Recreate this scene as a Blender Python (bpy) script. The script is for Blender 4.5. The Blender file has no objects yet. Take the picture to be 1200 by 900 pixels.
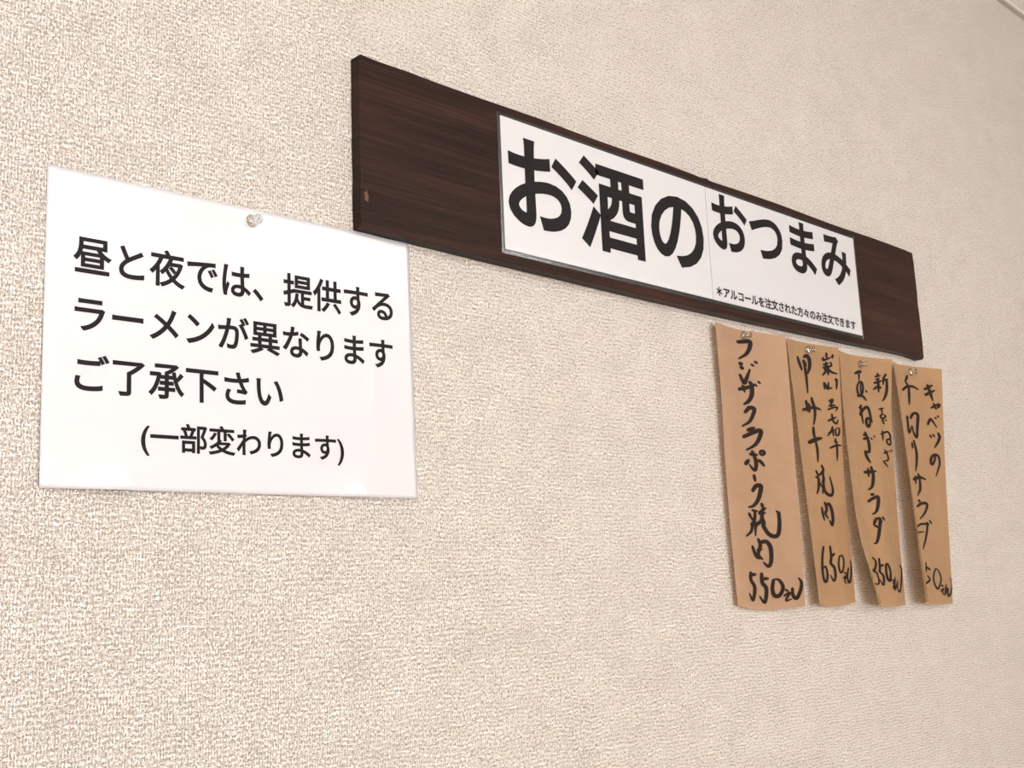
import bpy, bmesh, math, random
from mathutils import Vector, Matrix
S = bpy.context.scene
COL = S.collection
ZW = 1.70                       # height of the notice's top edge above the floor; heights below are relative to it

# ---------------------------------------------------------------- camera
def add_camera():
    yaw, pitch, roll = 0.756879, 0.187982, -0.0408363
    cy, sy, cp, sp = math.cos(yaw), math.sin(yaw), math.cos(pitch), math.sin(pitch)
    F = Vector((sy * cp, cy * cp, sp)); R = Vector((cy, -sy, 0)); U = R.cross(F)
    c, s = math.cos(roll), math.sin(roll)
    R2, U2 = c * R + s * U, -s * R + c * U
    m = Matrix((R2, U2, -F)).transposed().to_4x4()
    m.translation = Vector((-0.266602, -0.7244, -0.2966 + ZW))
    cd = bpy.data.cameras.new('camera'); co = bpy.data.objects.new('camera', cd); COL.objects.link(co)
    co.matrix_world = m
    cd.sensor_width = 36; cd.lens = 36 * 1323.96 / 1200
    cd.clip_start = .02; cd.clip_end = 50
    S.camera = co
add_camera()

# ---------------------------------------------------------------- world, lights, exposure
EXPOSURE = 0.44
W = bpy.data.worlds.new('world'); S.world = W; W.use_nodes = True
W.node_tree.nodes['Background'].inputs[0].default_value = (.75, .86, 1, 1)
W.node_tree.nodes['Background'].inputs[1].default_value = 1.0
S.view_settings.view_transform = 'Standard'; S.view_settings.look = 'None'
S.view_settings.gamma = 1; S.view_settings.use_curve_mapping = False
S.view_settings.exposure = EXPOSURE

def area(name, loc, target, w, h, power, color):
    l = bpy.data.lights.new(name, 'AREA'); l.shape = 'RECTANGLE'; l.size = w; l.size_y = h
    l.energy = power; l.color = color
    o = bpy.data.objects.new(name, l); COL.objects.link(o); o.location = loc
    o.rotation_euler = (Vector(target) - Vector(loc)).to_track_quat('-Z', 'Y').to_euler()
    return o
# daylight through the shop window in the wall behind the camera, and the fluorescent fittings on the ceiling
WIN = (-.55, -3.55, 1.35)       # window centre
area('window_daylight', WIN, (WIN[0], 0, WIN[2]), 2.1, 1.25, 85, (1, .985, .975))
LAMPS = [(-.9, -2.0), (.45, -2.0), (1.9, -2.0)]
CEIL = .757                      # ceiling, above the notice's top edge
LAMP_E = 17

# ---------------------------------------------------------------- helpers
def mesh_obj(name, verts, faces, mat, parent=None, smooth=False):
    me = bpy.data.meshes.new(name); me.from_pydata([tuple(v) for v in verts], [], faces)
    if mat: me.materials.append(mat)
    if smooth:
        for p in me.polygons: p.use_smooth = True
    me.update()
    o = bpy.data.objects.new(name, me); COL.objects.link(o)
    if parent: o.parent = parent
    return o

def bm_obj(name, bm, mat, parent=None, smooth=False):
    bmesh.ops.recalc_face_normals(bm, faces=bm.faces)
    me = bpy.data.meshes.new(name); bm.to_mesh(me); bm.free()
    if mat: me.materials.append(mat)
    if smooth:
        for p in me.polygons: p.use_smooth = True
    o = bpy.data.objects.new(name, me); COL.objects.link(o)
    if parent: o.parent = parent
    return o

def add_box(bm, x0, x1, y0, y1, z0, z1):
    r = bmesh.ops.create_cube(bm, size=1)
    for v in r['verts']:
        v.co = Vector(((x0 + x1) / 2 + v.co.x * (x1 - x0), (y0 + y1) / 2 + v.co.y * (y1 - y0), (z0 + z1) / 2 + v.co.z * (z1 - z0)))
    return r['verts']

def box(name, x0, x1, y0, y1, z0, z1, mat, parent=None, bevel=0):
    bm = bmesh.new(); add_box(bm, x0, x1, y0, y1, z0, z1)
    if bevel: bmesh.ops.bevel(bm, geom=bm.edges[:], offset=bevel, segments=2, affect='EDGES', profile=.6)
    return bm_obj(name, bm, mat, parent)

def tag(o, label, cat, group=None):
    o['label'] = label; o['category'] = cat
    if group: o['group'] = group
    return o

def struct(o):
    o['kind'] = 'structure'; return o

# ---------------------------------------------------------------- materials
def mat(name, color=(.8, .8, .8), rough=.5, **kw):
    m = bpy.data.materials.new(name); m.use_nodes = True
    b = m.node_tree.nodes['Principled BSDF']
    b.inputs['Base Color'].default_value = (*color, 1); b.inputs['Roughness'].default_value = rough
    for k, v in kw.items(): b.inputs[k.replace('_', ' ')].default_value = v
    return m

class NT:
    def __init__(s, m): s.t = m.node_tree; s.b = s.t.nodes['Principled BSDF']
    def n(s, typ, **kw):
        n = s.t.nodes.new(typ)
        for k, v in kw.items():
            if k == 'op': n.operation = v
            elif hasattr(n, k): setattr(n, k, v)
        return n
    def l(s, a, b): s.t.links.new(a, b)
    def math(s, op, a, b=None, clamp=False):
        n = s.t.nodes.new('ShaderNodeMath'); n.operation = op; n.use_clamp = clamp
        for i, v in enumerate((a, b)):
            if v is None: continue
            if isinstance(v, (int, float)): n.inputs[i].default_value = v
            else: s.l(v, n.inputs[i])
        return n.outputs[0]
    def noise(s, vec, scale, detail=2, rough=.5, mscale=(1, 1, 1), loc=(0, 0, 0)):
        mp = s.t.nodes.new('ShaderNodeMapping'); mp.inputs['Scale'].default_value = mscale; mp.inputs['Location'].default_value = loc
        s.l(vec, mp.inputs['Vector'])
        n = s.t.nodes.new('ShaderNodeTexNoise'); n.inputs['Scale'].default_value = scale
        n.inputs['Detail'].default_value = detail; n.inputs['Roughness'].default_value = rough
        s.l(mp.outputs[0], n.inputs['Vector']); return n.outputs['Fac']
    def ramp(s, f, stops):
        r = s.t.nodes.new('ShaderNodeValToRGB'); el = r.color_ramp.elements
        while len(el) < len(stops): el.new(.5)
        for e, (p, c) in zip(el, stops): e.position = p; e.color = (*c, 1)
        s.l(f, r.inputs[0]); return r.outputs[0]
    def bump(s, h, strength, dist):
        n = s.t.nodes.new('ShaderNodeBump'); n.inputs['Strength'].default_value = strength; n.inputs['Distance'].default_value = dist
        s.l(h, n.inputs['Height']); s.l(n.outputs[0], s.b.inputs['Normal'])
    def coord(s, out='Object'):
        return s.t.nodes.new('ShaderNodeTexCoord').outputs[out]

def wallpaper(name):
    m = mat(name, rough=.75); n = NT(m); c = n.coord()
    # embossed cloth-like wallpaper: short upright threads over short level ones, with pits between them
    up = n.noise(c, 1, 1.5, .5, (950, 950, 400))
    lv = n.noise(c, 1, 1.5, .5, (400, 400, 900), (7, 3, 5))
    big = n.noise(c, 26, 2)
    h = n.math('MAXIMUM', n.math('ADD', up, n.math('MULTIPLY', n.math('SUBTRACT', big, .5), .12)), n.math('SUBTRACT', lv, .02))
    fine = n.noise(c, 1400, 2)
    sx = n.t.nodes.new('ShaderNodeSeparateXYZ'); n.l(c, sx.inputs[0])
    wob = n.math('MULTIPLY', n.noise(c, 60, 1), 3.0)
    cord = n.math('SINE', n.math('ADD', n.math('MULTIPLY', sx.outputs[0], 2900), wob))
    h2 = n.math('ADD', n.math('ADD', h, n.math('MULTIPLY', fine, .12)), n.math('MULTIPLY', cord, .030))
    row = n.math('SINE', n.math('ADD', n.math('MULTIPLY', sx.outputs[2], 1750), n.math('MULTIPLY', n.noise(c, 45, 2, .5, (1, 1, 1), (4, 1, 2)), 16.0)))
    coarse = n.noise(c, 1, 2, .5, (300, 300, 420), (1, 8, 3))
    h2 = n.math('ADD', h2, n.math('ADD', n.math('MULTIPLY', row, .034), n.math('MULTIPLY', n.math('SUBTRACT', coarse, .5), .13)))
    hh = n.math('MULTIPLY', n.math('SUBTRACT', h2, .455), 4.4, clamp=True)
    col = n.ramp(hh, [(.0, WP_LOW), (.5, WP_HIGH)])  # pits coloured darker than ridges, standing in for the shade inside them
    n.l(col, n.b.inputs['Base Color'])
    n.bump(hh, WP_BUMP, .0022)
    return m
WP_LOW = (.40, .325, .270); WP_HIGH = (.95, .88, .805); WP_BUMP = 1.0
M = {}
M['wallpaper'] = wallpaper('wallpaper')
M['plain'] = mat('plain_wall', (.72, .67, .61), .8)
M['ceiling'] = mat('ceiling_paint', (.62, .60, .57), .8)
M['trim'] = mat('trim_paint', (.50, .46, .42), .45)
M['edge_highlight'] = mat('painted_edge_highlight', (.85, .78, .70), .4)  # paler than the trim: the highlight on its lower edge as colour
M['floor'] = mat('floor_wood', (.36, .25, .17), .4)
def floor_mat():
    n = NT(M['floor']); c = n.coord(); f = n.noise(c, 3, 6, .6, (1, 12, 1))
    n.l(n.ramp(f, [(.3, (.24, .15, .09)), (.7, (.42, .30, .20))]), n.b.inputs['Base Color'])
floor_mat()
M['frame'] = mat('window_frame', (.6, .6, .6), .35, Metallic=.6)
M['white_metal'] = mat('lamp_housing', (.8, .8, .8), .4)
M['emit'] = mat('lamp_tube', (1, 1, 1), .5); NT(M['emit']).b.inputs['Emission Color'].default_value = (1, .96, .92, 1)
NT(M['emit']).b.inputs['Emission Strength'].default_value = LAMP_E

def wood():
    m = mat('dark_stained_wood', rough=.42); n = NT(m); c = n.coord()
    g = n.noise(c, 1, 5, .62, (7, 7, 430)); g2 = n.noise(c, 1, 3, .6, (3, 3, 38), (2, 2, 9))
    broad = n.noise(c, 2.2, 2)
    f = n.math('ADD', n.math('MULTIPLY', g, .55), n.math('MULTIPLY', g2, .45))
    col = n.ramp(f, [(.36, (.009, .0045, .003)), (.50, (.019, .0085, .006)), (.66, (.046, .019, .012))])
    # reddish where the stain has worn thin, near the ends
    mix = n.t.nodes.new('ShaderNodeMix'); mix.data_type = 'RGBA'
    n.l(n.math('MULTIPLY', n.math('SUBTRACT', broad, .47), 2.2, clamp=True), mix.inputs['Factor'])
    n.l(col, mix.inputs['A']); mix.inputs['B'].default_value = (.045, .014, .009, 1)
    n.l(mix.outputs['Result'], n.b.inputs['Base Color'])
    n.bump(f, .35, .0012); n.b.inputs['Specular IOR Level'].default_value = .12
    return m
M['wood'] = wood()
M['wood_worn'] = mat('bare_worn_wood', (.10, .040, .016), .6)
M['rim'] = mat('milky_laminate_rim', (.84, .82, .82), .3, Alpha=.7)
def laminate(name, color, rough, bumpd):
    m = mat(name, color, rough, Coat_Weight=1.0, Coat_Roughness=.035); n = NT(m); c = n.coord()
    n.bump(n.noise(c, 22, 3), .03, bumpd)
    n.l(n.t.nodes['Bump'].outputs[0], n.b.inputs['Coat Normal'])
    return m
M['notice'] = laminate('laminated_notice_paper', (.565, .56, .585), .35, .002)
M['card'] = laminate('laminated_card_paper', (.535, .535, .55), .35, .002)
M['print'] = mat('black_print', (.010, .008, .009), .4, Specular_IOR_Level=.12)
M['ink'] = mat('black_brush_ink', (.014, .007, .005), .6, Specular_IOR_Level=.2)
def film():
    m = bpy.data.materials.new('clear_laminate_film'); m.use_nodes = True; t = m.node_tree
    t.nodes.remove(t.nodes['Principled BSDF'])
    tr = t.nodes.new('ShaderNodeBsdfTransparent'); tr.inputs[0].default_value = (.9, .9, .9, 1)
    gl = t.nodes.new('ShaderNodeBsdfGlossy'); gl.inputs['Roughness'].default_value = .15
    fr = t.nodes.new('ShaderNodeFresnel'); fr.inputs[0].default_value = 1.5
    mx = t.nodes.new('ShaderNodeMixShader')
    t.links.new(fr.outputs[0], mx.inputs[0]); t.links.new(tr.outputs[0], mx.inputs[1]); t.links.new(gl.outputs[0], mx.inputs[2])
    t.links.new(mx.outputs[0], t.nodes['Material Output'].inputs[0])
    return m
M['film'] = film()
def kraft(name, a, b):
    m = mat(name, rough=.55, Sheen_Weight=.15); n = NT(m); c = n.coord()
    f = n.noise(c, 45, 4, .6); g = n.noise(c, 1, 3, .5, (25, 25, 500))
    n.l(n.ramp(n.math('ADD', n.math('MULTIPLY', f, .7), n.math('MULTIPLY', g, .3)), [(.35, a), (.65, b)]), n.b.inputs['Base Color'])
    n.bump(g, .08, .0004)
    # light comes through the thin paper
    tl = n.t.nodes.new('ShaderNodeBsdfTranslucent'); tl.inputs[0].default_value = (*[min(1, k * 1.6) for k in b], 1)
    mx = n.t.nodes.new('ShaderNodeMixShader'); mx.inputs[0].default_value = .28
    n.l(n.b.outputs[0], mx.inputs[1]); n.l(tl.outputs[0], mx.inputs[2]); n.l(mx.outputs[0], n.t.nodes['Material Output'].inputs[0])
    return m
M['kraft_1'] = kraft('kraft_paper_pinkish', (.385, .240, .143), (.44, .278, .172))
M['kraft_2'] = kraft('kraft_paper_tan', (.350, .206, .098), (.410, .246, .122))
M['clear'] = mat('clear_plastic', (.97, .98, .98), .06, Transmission_Weight=1.0, IOR=1.46)
M['steel'] = mat('pin_steel', (.7, .68, .64), .25, Metallic=1.0)
M['pane'] = M['film']

# ---------------------------------------------------------------- room shell
X0, X1, Y1, ZC = -1.9, 3.4, -3.6, ZW + CEIL
def shell():
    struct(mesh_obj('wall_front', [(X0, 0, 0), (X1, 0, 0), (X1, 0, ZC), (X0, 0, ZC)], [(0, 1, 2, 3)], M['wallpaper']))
    struct(box('wall_right', X1, X1 + .1, Y1, 0, 0, ZC, M['plain']))
    struct(box('floor', X0, X1, Y1, 0, -.06, 0, M['floor']))
    struct(box('ceiling', X0, X1, Y1, 0, ZC, ZC + .06, M['ceiling']))
    struct(box('trim_highlight', X0, X1, -.0106, -.0095, ZW + .6982, ZW + .7002, M['edge_highlight']))  # added pale strip, paints the highlight along the trim's lower edge
    struct(box('wall_left', X0 - .1, X0, Y1, 0, 0, ZC, M['plain']))
    # back wall with the window opening
    wx, wy, wz = WIN; hw, hh = 1.13, .68
    bm = bmesh.new()
    add_box(bm, X0, wx - hw, Y1 - .1, Y1, 0, ZC); add_box(bm, wx + hw, X1, Y1 - .1, Y1, 0, ZC)
    add_box(bm, wx - hw, wx + hw, Y1 - .1, Y1, 0, wz - hh); add_box(bm, wx - hw, wx + hw, Y1 - .1, Y1, wz + hh, ZC)
    struct(bm_obj('wall_back', bm, M['plain']))
    bm = bmesh.new(); t = .04
    add_box(bm, wx - hw, wx + hw, Y1 - .07, Y1 - .02, wz - hh, wz - hh + t); add_box(bm, wx - hw, wx + hw, Y1 - .07, Y1 - .02, wz + hh - t, wz + hh)
    for x in (wx - hw, wx - t / 2, wx + hw - t): add_box(bm, x, x + t, Y1 - .07, Y1 - .02, wz - hh + t, wz + hh - t)
    w = struct(bm_obj('window_1', bm, M['frame']))
    struct(box('window_pane', wx - hw + t, wx + hw - t, Y1 - .05, Y1 - .046, wz - hh + t, wz + hh - t, M['pane'], w))
    # coving strip where the papered wall meets the ceiling
    bm = bmesh.new(); zb = ZW + .697
    prof = [(0, zb), (-.0075, zb), (-.0095, zb + .0012), (-.0095, zb + .050), (-.014, zb + .054), (-.014, ZC), (0, ZC)]
    vs = [[bm.verts.new((x, y, z)) for y, z in prof] for x in (X0, X1)]
    for i in range(len(prof)):
        j = (i + 1) % len(prof); bm.faces.new((vs[0][i], vs[0][j], vs[1][j], vs[1][i]))
    bm.faces.new(vs[0]); bm.faces.new(vs[1])
    struct(bm_obj('trim_1', bm, M['trim']))
    struct(box('baseboard_front', X0, X1, -.01, 0, 0, .06, M['trim'], bevel=.002))
shell()

def ceiling_lights():
    for i, (x, y) in enumerate(LAMPS):
        bm = bmesh.new(); vs = add_box(bm, x - .62, x + .62, y - .07, y + .07, ZC - .045, ZC)
        for v in vs:
            if v.co.z < ZC - .02: v.co.y = y + (v.co.y - y) * .45
        t = bpy.data.objects.new('ceiling_light', None); t.location = (0, 0, 0); COL.objects.link(t)
        tag(t, 'white fluorescent batten fitting on the ceiling, ' + ('nearest the window', 'in the middle of the room', 'nearest the far wall')[i], 'lamp', 'ceiling light fittings')
        bm_obj('housing', bm, M['white_metal'], t)
        for s in (-1, 1):
            bm = bmesh.new()
            bmesh.ops.create_cone(bm, cap_ends=True, segments=16, radius1=.016, radius2=.016, depth=1.2, matrix=Matrix.Translation((x, y + s * .055, ZC - .052)) @ Matrix.Rotation(math.pi / 2, 4, 'Y'))
            bm_obj('tube', bm, M['emit'], t, True)
ceiling_lights()

# ---------------------------------------------------------------- printed writing
def glyphs(text, bold):
    """one glyph run as flat faces, made bolder by a mitred rim along every outline"""
    c = bpy.data.curves.new('type', 'FONT'); c.body = text; c.resolution_u = 5; c.fill_mode = 'FRONT'
    o = bpy.data.objects.new('type', c); COL.objects.link(o)
    bpy.context.view_layer.update()
    bm = bmesh.new(); bm.from_mesh(o.to_mesh()); o.to_mesh_clear()
    bpy.data.objects.remove(o); bpy.data.curves.remove(c)
    bmesh.ops.remove_doubles(bm, verts=bm.verts[:], dist=1e-5)
    if sum(f.normal.z for f in bm.faces) < 0: bmesh.ops.reverse_faces(bm, faces=bm.faces[:])
    out = {}
    for e in bm.edges:
        if len(e.link_faces) == 1 and e.calc_length() > 1e-6:
            l = e.link_loops[0]; p, q = l.vert, l.link_loop_next.vert
            d = (q.co - p.co).normalized(); nrm = Vector((d.y, -d.x, 0))
            out.setdefault(p, []).append(nrm); out.setdefault(q, []).append(nrm)
    tip = {}
    for v, ns in out.items():
        s = Vector((0, 0, 0))
        for k in ns: s += k
        if s.length < .3: s = ns[0].copy()
        s.normalize(); tip[v] = v.co + s * bold / max(.55, s.dot(ns[0]))
    bm.verts.index_update()
    vs = [v.co.copy() for v in bm.verts]; fs = [tuple(v.index for v in f.verts) for f in bm.faces]
    idx = {}
    for v, t in tip.items(): idx[v] = len(vs); vs.append(t)
    for e in bm.edges:
        if len(e.link_faces) == 1 and e.verts[0] in tip and e.verts[1] in tip:
            l = e.link_loops[0]; p, q = l.vert, l.link_loop_next.vert
            fs.append((p.index, idx[p], idx[q], q.index))
    bm.free()
    return vs, fs

def lines(parent, mtl, rows, place, z_mm_up):
    """rows: (text, x of the first em box, baseline, em width, em height, boldness); place(x, z) -> world point on the sheet."""
    V, Fc = [], []
    for text, x, z, ew, eh, bold in rows:
        vs, fs = glyphs(text, bold); k = len(V)
        V += [place(x + v.x * ew, z + v.y * eh) for v in vs]
        Fc += [tuple(i + k for i in f) for f in fs]
    return mesh_obj('printed_text', V, Fc, mtl, parent)

# ---------------------------------------------------------------- the notice
def notice():
    Wd, Hd, tilt = .303, .216, 0.00783
    def lift(x, z):           # x 0..Wd, z 0..-Hd
        v = -z / Hd
        l = .0012 + .0016 * v * v + .0006 * math.sin(x * 19 + 1) * v
        l += .0030 * math.exp(-((x - .0485) / .018) ** 2) * max(0, (v - .86) / .14) ** 2
        l += .0030 * math.exp(-((x - .241) / .018) ** 2) * max(0, (v - .86) / .14) ** 2
        l += .0012 * math.exp(-((x - .262) / .006) ** 2) * math.exp(-((v - .63) / .13) ** 2)
        return l
    def at(x, z, up=0):
        c, s = math.cos(tilt), math.sin(tilt)
        return Vector((x * c - z * s, -lift(x, z) - up, x * s + z * c + ZW))
    def sheet(name, m, x0, x1, z0, z1, up, parent, th):
        nx, nz = 80, 70
        V = []; F = []
        for k in (0, 1):
            for j in range(nz + 1):
                for i in range(nx + 1):
                    V.append(at(x0 + (x1 - x0) * i / nx, z0 + (z1 - z0) * j / nz, up - k * th))
        n = (nx + 1) * (nz + 1)
        for j in range(nz):
            for i in range(nx):
                a = j * (nx + 1) + i; b = a + nx + 1
                F += [(a, b, b + 1, a + 1), (n + a, n + a + 1, n + b + 1, n + b)]
        for i in range(nx):
            a = i; b = nz * (nx + 1) + i
            F += [(a, a + 1, n + a + 1, n + a), (b + 1, b, n + b, n + b + 1)]
        for j in range(nz):
            a = j * (nx + 1); b = a + nx; s = nx + 1
            F += [(a + s, a, n + a, n + a + s), (b, b + s, n + b + s, n + b)]
        return mesh_obj(name, V, F, m, parent, False)
    t = sheet('notice_sheet', M['notice'], .0, Wd, 0, -Hd, .0, None, .0005)
    for p in t.data.polygons: p.use_smooth = abs(p.normal.y) > .8
    tag(t, 'white laminated notice with four lines of black print, pinned left of the dark board', 'notice')
    B = .020
    rows = [('昼と夜では、提供する', .0183, -.0690, .0269, .0279, B),
            ('ラーメンが異なります', .0169, -.1091, .0267, .0268, B),
            ('ご了承下さい', .0173, -.1497, .0272, .0272, B),
            ('(一部変わります)', .0660, -.1868, .0219, .0215, B)]
    lines(t, M['print'], rows, lambda x, z: at(x, z, .00018), 0)
notice()

# ---------------------------------------------------------------- the board and its two cards
BT = .012
def board():
    x0, x1 = .2465, 1.1812
    outline = []
    random.seed(4)
    # bottom edge left to right, right end, top edge right to left (with the small step above the seam), left end
    for i in range(25):
        t = i / 24; outline.append((x0 + (x1 - x0) * t, .0032 - .0038 * math.sin(math.pi * min(1, t * 1.1)) + random.uniform(-.0002, .0002)))
    outline[-1] = (x1 - .004, .0012); outline.append((x1, .0052))
    for i in range(13): outline.append((x1 + random.uniform(-.0002, .0002), .01 + (.1515 - .01) * i / 12))
    outline.append((x1 - .001, .1529))
    for i in range(12): outline.append((x1 - .02 - (x1 - .02 - .722) * i / 11, .1533 + .0006 * math.sin(i)))
    outline += [(.7165, .1544), (.7125, .1533), (.706, .1528)]
    for i in range(12): outline.append((.69 - (.69 - x0 - .012) * i / 11, .1529 + .0005 * math.sin(i * 1.3)))
    outline += [(x0 + .0025, .1541), (x0, .1522)]
    for i in range(12): outline.append((x0 + random.uniform(-.0003, .0003), .147 - (.147 - .008) * i / 11))
    bm = bmesh.new()
    f = bm.faces.new([bm.verts.new((x, -BT, z + ZW)) for x, z in outline])
    r = bmesh.ops.extrude_face_region(bm, geom=[f])
    for v in r['geom']:
        if isinstance(v, bmesh.types.BMVert): v.co.y = -.0004
    ed = [e for e in bm.edges if all(abs(v.co.y + BT) < 1e-6 for v in e.verts)]
    bmesh.ops.bevel(bm, geom=ed, offset=.0012, segments=2, affect='EDGES', profile=.6)
    b = bm_obj('wooden_board', bm, M['wood'])
    tag(b, 'long dark brown stained wooden board mounted level above the paper strips', 'board')
    # bare spot worn through the stain near the left end
    random.seed(9)
    V = [(.2520, -BT - .0001, ZW + .0300)]
    for i in range(14):
        a = i / 14 * 2 * math.pi; rr = random.uniform(.5, 1.1)
        V.append((.2520 + .0026 * rr * math.cos(a), -BT - .0001, ZW + .0300 + .0065 * rr * math.sin(a)))
    mesh_obj('worn_spot', V, [(0, 1 + i, 1 + (i + 1) % 14) for i in range(14)], M['wood_worn'], b)['label'] = 'small bare orange spot near left end of board'
board()

def card(x0, x1, z0, z1, rows, label):
    y = -BT - .0004
    t = box('title_card', x0, x1, y - .0006, -BT, z0 + ZW, z1 + ZW, M['card'])
    tag(t, label, 'sign')
    for row in rows: lines(t, M['print'], [row], lambda x, z: Vector((x, y - .0006 - .0002, z + ZW)), 0)
    return t, y
def rim(t, quads):
    bm = bmesh.new()
    for q in quads: add_box(bm, q[0], q[1], -BT - .0007, -BT - .0001, q[2] + ZW, q[3] + ZW)
    bm_obj('laminate_rim', bm, M['film'], t)
CX0, CX1, CS, CZ0, CZ1 = .4040, 1.0205, .7104, .0136, .1423
B2 = .025
t, _ = card(CX0, CS - .0004, CZ0, CZ1, [('お酒の', .4021, .0462, .1020, .0985, B2)], 'left white card on the dark board, with three large black characters')
r = .0032
rim(t, [(CX0 - r, CX0, CZ0 - .004, CZ1 + r), (CX0, CS, CZ1, CZ1 + r), (CX0, CS, CZ0 - .004, CZ0)])
t, _ = card(CS + .0004, CX1, CZ0, CZ1, [('おつまみ', .7130, .0790, .0738, .0735, B2), ('＊アルコールを注文された方々のみ注文できます', .7158, .0199, .01320, .0125, .034)],
     'right white card on the dark board, large print above one line of small print')
rim(t, [(CX1, CX1 + r, CZ0 - .004, CZ1 + r), (CS, CX1, CZ1, CZ1 + r), (CS, CX1, CZ0 - .004, CZ0)])

# ---------------------------------------------------------------- brush-written paper strips
def cr(t, k):
    n = len(k) - 1
    t = min(max(t, 0.0), 1.0) * n
    i = min(int(t), n - 1); f = t - i
    p1, p2 = k[i], k[i + 1]
    p0 = k[i - 1] if i > 0 else 2 * p1 - p2
    p3 = k[i + 2] if i + 2 <= n else 2 * p2 - p1
    return p1 + .5 * f * (p2 - p0 + f * (2 * p0 - 5 * p1 + 4 * p2 - p3 + f * (3 * (p1 - p2) + p3 - p0)))


def strip_point(s, u, v):
    xl, xr = cr(v, s['xl']), cr(v, s['xr'])
    ll, lm, lr, b = cr(v, s['ll']), cr(v, s['lm']), cr(v, s['lr']), cr(v, s['b'])
    c = s['c']
    if u < c: l = lm + (ll - lm) * ((c - u) / c) ** 1.6
    else: l = lm + (lr - lm) * ((u - c) / (1 - c)) ** 1.5
    l += b * math.exp(-((u - .64) / .17) ** 2)
    z = s['z0'] + (s['z1'] - s['z0']) * v + cr(u, s['dz']) * v
    return xl + (xr - xl) * u, -l, z

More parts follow.
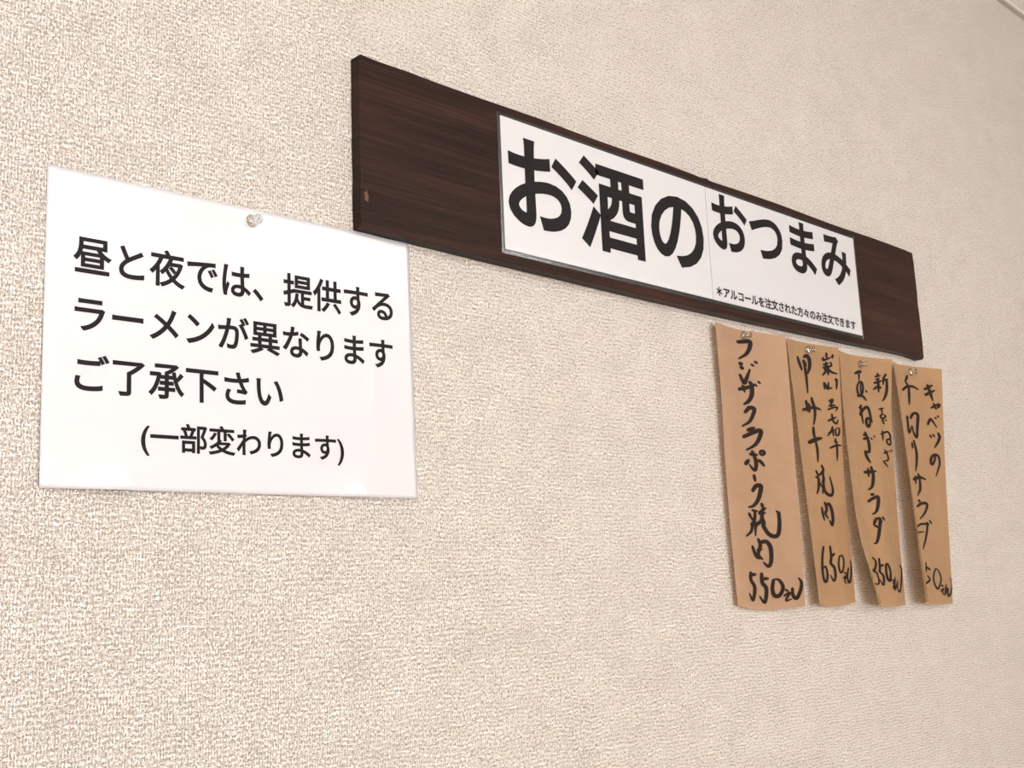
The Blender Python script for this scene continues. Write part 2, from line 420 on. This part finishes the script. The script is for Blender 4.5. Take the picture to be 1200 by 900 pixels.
STRIPS = [
 ({"z0":-0.01,"z1":-0.3175,"dz":[0.005,0.0,-0.002,-0.001,0.0],"ll":[0.011,0.0095,0.0085,0.008,0.008],"lm":[0.0025,0.0035,0.004,0.005,0.005],"lr":[0.016,0.013,0.011,0.01,0.009],"b":[0.0,0.0,0.0,0.0,0.0],"c":0.4,"xl":[0.7135,0.7167,0.716,0.717,0.7197],"xr":[0.8401,0.8439,0.8446,0.8458,0.8434]},
  [[3.6,380,49,461,44,536,39,559,44,542,64,487,89,375,111],[3.6,371,130,424,126],[3.4,381,143,410,143,395,148],[1.6,404,130,396,146],
   [3.6,362,170,389,187,416,197,452,181,514,144],[2.2,537,124,575,131],[2.2,588,112,627,118],[3.2,313,226,432,215,546,203],[2.8,386,208,394,218,407,233],
   [3.6,489,191,512,203,503,236,449,263,372,278],[2.0,549,197,587,205],[2.0,603,185,633,194],
   [3.4,378,307,420,295,452,287,515,288,497,308,435,338,320,359],[3.2,394,371,505,357],[3.6,321,398,446,380,548,367,581,371,544,399,480,422,358,443],
   [3.0,402,456,510,456],[3.2,438,444,467,463,482,487,460,510,423,507,385,493],[3.4,320,495,389,476],[3.0,516,474,553,482,592,496],
   [2.6,543,443,589,440,603,449,568,454,544,449,566,441],[2.8,435,529,447,553],[3.6,391,588,434,572,471,566,517,568,495,593,456,618,388,639,309,647],
   [2.8,306,668,331,684],[2.4,356,655,399,658,435,656],[3.0,399,658,380,688,333,711,347,701,315,730,231,751],[2.6,331,684,378,691,361,689,418,706],
   [2.6,499,629,521,646],[2.4,450,663,557,644],[2.4,449,666,544,662],[3.0,516,644,475,690,449,696,389,711,372,744],
   [3.4,482,672,507,698,497,709,557,736,641,746,694,735,719,696,720,660,722,666,691,656],[3.0,309,782,358,816,429,823],
   [3.0,405,755,428,777,389,808,446,826],[3.6,422,768,512,763,567,785,561,830,519,849,452,836],[2.2,375,795,450,790],
   [3.2,250,874,243,900,292,925,247,969,201,948],[2.8,256,883,329,878],[3.4,412,874,410,905,462,927,424,973,355,954],[2.8,415,893,506,891],
   [3.4,573,896,548,927,568,950,641,952,699,926,656,901,595,894],[2.0,727,935,771,941],[2.2,703,956,787,947,726,972,809,970],
   [3.2,828,932,831,957,882,968,943,941,959,914,923,897],]),
 ({"z0":-0.0085,"z1":-0.3195,"dz":[0.004,0.001,0.0,0.001,0.003],"ll":[0.009,0.012,0.014,0.016,0.018],"lm":[0.0025,0.004,0.006,0.007,0.008],"lr":[0.011,0.009,0.007,0.005,0.004],"b":[0.0,0.0,0.0,0.001,0.004],"c":0.3,"xl":[0.8524,0.853,0.8546,0.8566,0.8581],"xr":[0.9626,0.9593,0.954,0.9564,0.9584]},
  [[2.8,263,63,298,92,328,114],[3.2,389,59,449,52,483,68,472,98,429,123],[2.8,374,72,394,89,424,92],[2.2,407,79,387,105,419,104],
   [2.4,385,91,398,131,397,201],[1.8,788,28,789,51],[2.0,731,49,732,60,870,43],[1.8,895,32,886,48],[1.8,721,79,813,68],[1.8,777,66,754,93,729,100],
   [1.8,847,64,862,76,833,84],[2.0,710,91,853,81],[2.0,803,78,798,119],[2.0,795,95,692,122],[2.4,805,95,868,105,956,108],[1.8,713,149,714,177],
   [2.2,720,151,773,174,791,145],[1.6,807,171,854,167],[2.0,908,134,938,133,928,172],[2.4,350,231,354,256],[3.0,257,271,394,258,508,254,617,260],
   [2.4,394,241,392,277],[2.6,459,216,470,232,498,258,490,288,453,321],[2.0,347,253,356,274],[2.6,440,331,436,356,458,380],[3.8,312,394,467,378,591,370],
   [2.4,457,382,477,420,465,465],[2.2,401,498,436,514,462,517],[2.4,531,475,557,494,485,508],[2.2,464,513,571,501],[2.4,377,522,436,528,413,564,362,587],
   [2.4,544,501,540,537,491,584],[2.0,446,541,489,560],[2.0,567,523,499,543],[3.0,529,540,537,570,600,586,684,588,722,568,684,518],
   [2.2,435,636,445,666,463,685],[2.6,510,616,536,640,498,659,545,678],[3.2,526,627,602,623,646,649,645,681,610,702,571,684],
   [2.4,373,782,325,820,292,871,307,908,355,908,389,884,370,855,312,864],[2.4,508,780,505,819,480,843,539,860,538,891,493,908,447,887],
   [2.2,512,817,589,807],[2.2,687,818,639,845,647,876,719,874,790,840,751,817,673,824],[1.8,754,881,821,887],[2.0,703,901,819,895,734,912,798,924],
   [2.6,891,867,840,897,854,918,909,916,961,879,969,841],[1.8,773,222,845,214,820,230,783,231],[1.6,805,218,813,245],[1.8,763,242,894,235],
   [1.8,743,257,828,248,923,244,887,261],[2.0,732,301,898,283],[2.0,813,272,833,300,892,309,928,292],[2.0,815,322,786,340,704,361],[1.8,734,348,854,334],
   [1.8,818,332,822,361],[1.8,871,332,874,354,925,353,941,329,872,328],[1.8,862,369,844,386],[2.2,740,407,873,396,981,396],[2.0,877,379,884,422,874,456],]),
 ({"z0":-0.0107,"z1":-0.324,"dz":[0.005,0.002,0.0,0.0,0.0],"ll":[0.009,0.011,0.014,0.02,0.031],"lm":[0.0025,0.004,0.006,0.008,0.011],"lr":[0.017,0.012,0.008,0.005,0.004],"b":[0.0,0.0,0.004,0.006,0.006],"c":0.33,"xl":[0.9669,0.9608,0.9574,0.9553,0.9696],"xr":[1.0826,1.0737,1.0747,1.0754,1.0757]},
  [[2.8,385,77,473,65,498,71],[1.8,460,70,458,104],[2.2,461,107,413,134,431,161,478,167,522,137,509,109,464,107],[1.8,486,110,474,162],
   [2.8,408,169,497,166,574,183],[2.0,567,142,593,149],[2.4,462,204,459,234,468,251,478,281],[2.4,426,214,463,224,437,249],
   [2.8,430,246,513,219,586,211,618,233,631,258,648,272],[3.0,625,254,552,260,538,279,567,291,607,276,604,258],[2.4,454,328,526,322],
   [2.4,445,344,556,334],[2.8,492,315,529,347,531,375,508,396,449,390],[2.8,447,394,470,417,514,439],[1.6,585,337,604,344],[1.6,640,326,662,334],
   [3.2,385,479,487,475,584,471],[2.4,460,462,453,496],[2.8,512,454,528,485,516,509,485,535,421,548],[2.8,457,567,504,562],
   [3.0,397,594,498,578,560,574,551,600,513,630,450,644],[2.4,501,657,444,685],[2.6,500,661,552,660,526,697,489,734,452,754,409,758],
   [2.2,451,685,520,696],[2.0,552,662,574,675],[2.0,592,653,621,667],[2.2,339,813,384,828,352,854,293,866,361,872,341,916,0,900],
   [2.2,449,815,435,853,423,867,469,884,441,918,399,898],[2.2,441,845,502,839],[2.2,537,838,522,870,531,897,563,899,590,867,566,836,533,839],
   [1.8,590,899,635,901],[2.0,598,910,645,910,601,927,631,939],[2.8,676,889,617,931,782,904,718,936,850,942,937,904,977,860,931,840],[2.0,772,64,778,77],
   [2.2,730,80,819,72],[2.0,743,92,805,84],[2.4,714,107,839,94],[2.4,780,87,789,144],[2.2,777,118,698,135],[2.0,791,116,832,127],
   [2.2,906,64,866,85,864,110],[2.2,866,92,940,84],[2.6,917,88,922,127,897,158,851,179],[2.0,789,214,866,208],[1.6,831,211,838,232],
   [2.0,845,232,806,242,841,252,896,241,852,232],[2.0,841,253,846,264,869,275],[1.6,886,256,915,259],[2.0,825,303,816,342],
   [2.0,786,317,855,309,919,305,960,317,961,335,961,349],[2.0,942,333,889,340,903,353,947,357,963,344,934,334],[2.0,831,379,880,399,882,420,793,425],
   [2.0,804,394,910,385],[2.2,771,427,815,437,867,449],[1.4,933,381,947,388],[1.4,965,377,982,384],]),
 ({"z0":-0.0095,"z1":-0.3255,"dz":[0.005,0.002,0.0,0.0,0.0],"ll":[0.016,0.02,0.024,0.028,0.031],"lm":[0.0025,0.004,0.007,0.009,0.011],"lr":[0.02,0.015,0.011,0.008,0.006],"b":[0.0,0.0,0.0,0.0,0.0],"c":0.33,"xl":[1.0855,1.086,1.0838,1.0823,1.084],"xr":[1.2124,1.2094,1.206,1.2028,1.1975]},
  [[2.4,457,44,405,74],[2.0,416,73,458,92],[2.8,337,111,435,92,540,90,623,101],[2.6,462,91,448,136,436,171],[2.6,366,221,361,260,365,293,438,261],
   [2.0,343,231,390,228],[3.0,427,229,480,209,543,205,568,217,538,262,502,309,455,290,441,261],[2.2,397,335,395,359],
   [2.8,437,324,464,373,442,417,399,455],[3.2,326,492,459,479,594,486],[2.2,375,476,373,510],[2.8,446,464,463,496,446,532,427,539,376,558],
   [3.0,383,578,427,580],[3.0,340,604,449,588,561,590,502,623,374,654],[2.4,403,672,0,725,426,705],[2.6,408,674,513,675,477,715,416,751,360,778],
   [2.2,515,665,556,677],[2.2,576,657,621,671],[1.8,386,831,369,873],[2.6,384,851,479,860],[2.2,386,884,407,906,0,950],
   [2.4,594,856,526,890,549,924,620,935,716,899,670,865,602,855],[2.0,700,925,766,926],[2.2,678,947,760,938,719,952,769,966],
   [2.8,837,922,791,960,870,938,873,968,952,957,996,920,963,893],[2.8,719,97,850,75],[3.0,725,121,879,97],[2.8,772,75,809,112,843,144],
   [2.6,808,175,928,157,933,167,898,175],[2.4,847,155,887,181],[2.6,729,249,764,230,797,226,880,259],[2.0,861,215,881,222],[2.0,898,208,925,213],
   [2.2,751,294,777,306],[2.2,805,290,832,301],[2.8,896,282,919,299,887,321,817,347],
   [2.8,823,379,795,403,746,420,723,408,756,386,824,377,882,386,893,413,851,443,803,469],]),
]

LABELS = ['widest brown paper menu strip, first on the left, brushed 550 price',
          'brown paper menu strip second from left, two columns of writing, 650 price',
          'brown paper menu strip third from left, lower left corner curling out, 350 price',
          'brown paper menu strip furthest right, under the board corner, left edge curling outward']
def ribbon(s, w, pts, V, F, px=.60, pz=1.0, yoff=.00035):
    """one brush stroke lying on the strip: the brush is wider across the paper than it is high"""
    n = len(pts) // 2
    P = [(pts[2 * i] / 1000, pts[2 * i + 1] / 1000) for i in range(n)]
    wx = abs(s['xr'][2] - s['xl'][2]) * 1000; hz = abs(s['z1'] - s['z0']) * 1000
    Q = [(u * wx * px, v * hz * pz) for u, v in P]       # brush space
    if n == 2: Q = [Q[0], ((Q[0][0] + Q[1][0]) / 2, (Q[0][1] + Q[1][1]) / 2), Q[1]]
    fine = []
    m = len(Q)
    for i in range(m - 1):
        p1, p2 = Q[i], Q[i + 1]
        p0 = Q[i - 1] if i else (2 * p1[0] - p2[0], 2 * p1[1] - p2[1])
        p3 = Q[i + 2] if i + 2 < m else (2 * p2[0] - p1[0], 2 * p2[1] - p1[1])
        for k in range(6):
            f = k / 6
            fine.append(tuple(b + .5 * f * (c - a + f * (2 * a - 5 * b + 4 * c - d + f * (3 * (b - c) + d - a))) for a, b, c, d in zip(p0, p1, p2, p3)))
    fine.append(Q[-1])
    L = len(fine) - 1
    def put(x, y):
        u = x / (wx * px); v = y / (hz * pz)
        X, Y, Z = strip_point(s, min(max(u, 0), 1), min(max(v, 0), 1))
        V.append((X, Y - yoff, Z + ZW)); return len(V) - 1
    prev = None
    for i, (x, y) in enumerate(fine):
        a = fine[max(i - 1, 0)]; b = fine[min(i + 1, L)]
        dx, dy = b[0] - a[0], b[1] - a[1]; d = math.hypot(dx, dy) or 1
        t = i / L
        r = w * .5 * 1.22 * (.86 + .24 * math.sin(math.pi * min(1, t * 1.25))) * (1 if t < .8 else 1 - .45 * (t - .8) / .2)
        nx, ny = -dy / d * r, dx / d * r
        if i == 0:
            c = put(x - dx / d * r * .7, y - dy / d * r * .7)
        row = (put(x + nx, y + ny), put(x, y), put(x - nx, y - ny))
        if i == 0: F.append((c, row[0], row[1])); F.append((c, row[1], row[2]))
        else: F.append((prev[0], row[0], row[1], prev[1])); F.append((prev[1], row[1], row[2], prev[2]))
        prev = row
    c = put(x + dx / d * r * .8, y + dy / d * r * .8)
    F.append((c, prev[1], prev[0])); F.append((c, prev[2], prev[1]))

for k, (s, strokes) in enumerate(STRIPS):
    nu, nv = 40, 90
    V = []; F = []
    for j in range(nv + 1):
        for i in range(nu + 1):
            X, Y, Z = strip_point(s, i / nu, j / nv); V.append((X, Y, Z + ZW))
    w = nu + 1
    for j in range(nv):
        for i in range(nu):
            a = j * w + i; F.append((a, a + w, a + w + 1, a + 1))
    st = mesh_obj('menu_strip', V, F, M['kraft_1'] if k == 0 else M['kraft_2'], None, True)
    tag(st, LABELS[k], 'paper strip', 'brown menu strips under the board')
    V = []; F = []
    for q in strokes: ribbon(s, q[0], q[1:], V, F, yoff=.00035 + 0)
    mesh_obj('brush_writing', V, F, M['ink'], st)['kind'] = 'stuff'      # single strokes, too small to pick apart

# ---------------------------------------------------------------- clear push pins
def lathe(prof, n=28):
    bm = bmesh.new(); rings = []
    for r, h in prof:
        if r < 1e-6: rings.append([bm.verts.new((0, 0, h))])
        else: rings.append([bm.verts.new((r * math.cos(2 * math.pi * i / n), r * math.sin(2 * math.pi * i / n), h)) for i in range(n)])
    for a, b in zip(rings, rings[1:]):
        for i in range(n):
            j = (i + 1) % n
            vs = [a[i % len(a)], a[j % len(a)], b[j % len(b)], b[i % len(b)]]
            u = []
            for v in vs:
                if v not in u: u.append(v)
            if len(u) > 2: bm.faces.new(u)
    return bm
def push_pin():
    t = bpy.data.objects.new('push_pin', None); COL.objects.link(t)
    prof = [(0, 0), (.0046, 0), (.0050, .0006), (.0046, .0013), (.0026, .0024), (.0019, .0042), (.0022, .0062), (.0034, .0080), (.0036, .0088), (.0030, .0094), (0, .0096)]
    bm_obj('grip', lathe(prof), M['clear'], t, True)
    bm_obj('needle', lathe([(0, -.0042), (.0005, -.003), (.0005, .0050), (0, .0052)], 10), M['steel'], t, True)
    return t
PINS = [(0.1531, -0.0016, -0.0083, 0.05, 0.1, 'clear push pin holding the white laminated notice'),
        (0.7746, -0.0036, -0.0162, 0.1, 0.15, 'clear push pin at the top of the widest paper strip'),
        (0.9052, -0.0041, -0.0172, 0.1, -0.2, 'clear push pin between the tops of two writing columns, second paper strip'),
        (1.0225, -0.0047, -0.0214, 0.1, 0.3, 'clear push pin on the third paper strip, just above its brushed characters'),
        (1.1514, -0.0056, -0.0177, 0.1, -0.15, 'clear push pin on the strip under the board corner')]
p0 = push_pin()
for i, (x, y, z, tx, tz, label) in enumerate(PINS):
    if i == 0: p = p0
    else:
        p = p0.copy(); COL.objects.link(p)
        for ch in p0.children:
            c = ch.copy(); COL.objects.link(c); c.parent = p
    p.location = (x, y, z + ZW); p.rotation_euler = (math.pi / 2 + tx, 0, tz)
    tag(p, label, 'push pin', 'clear push pins')
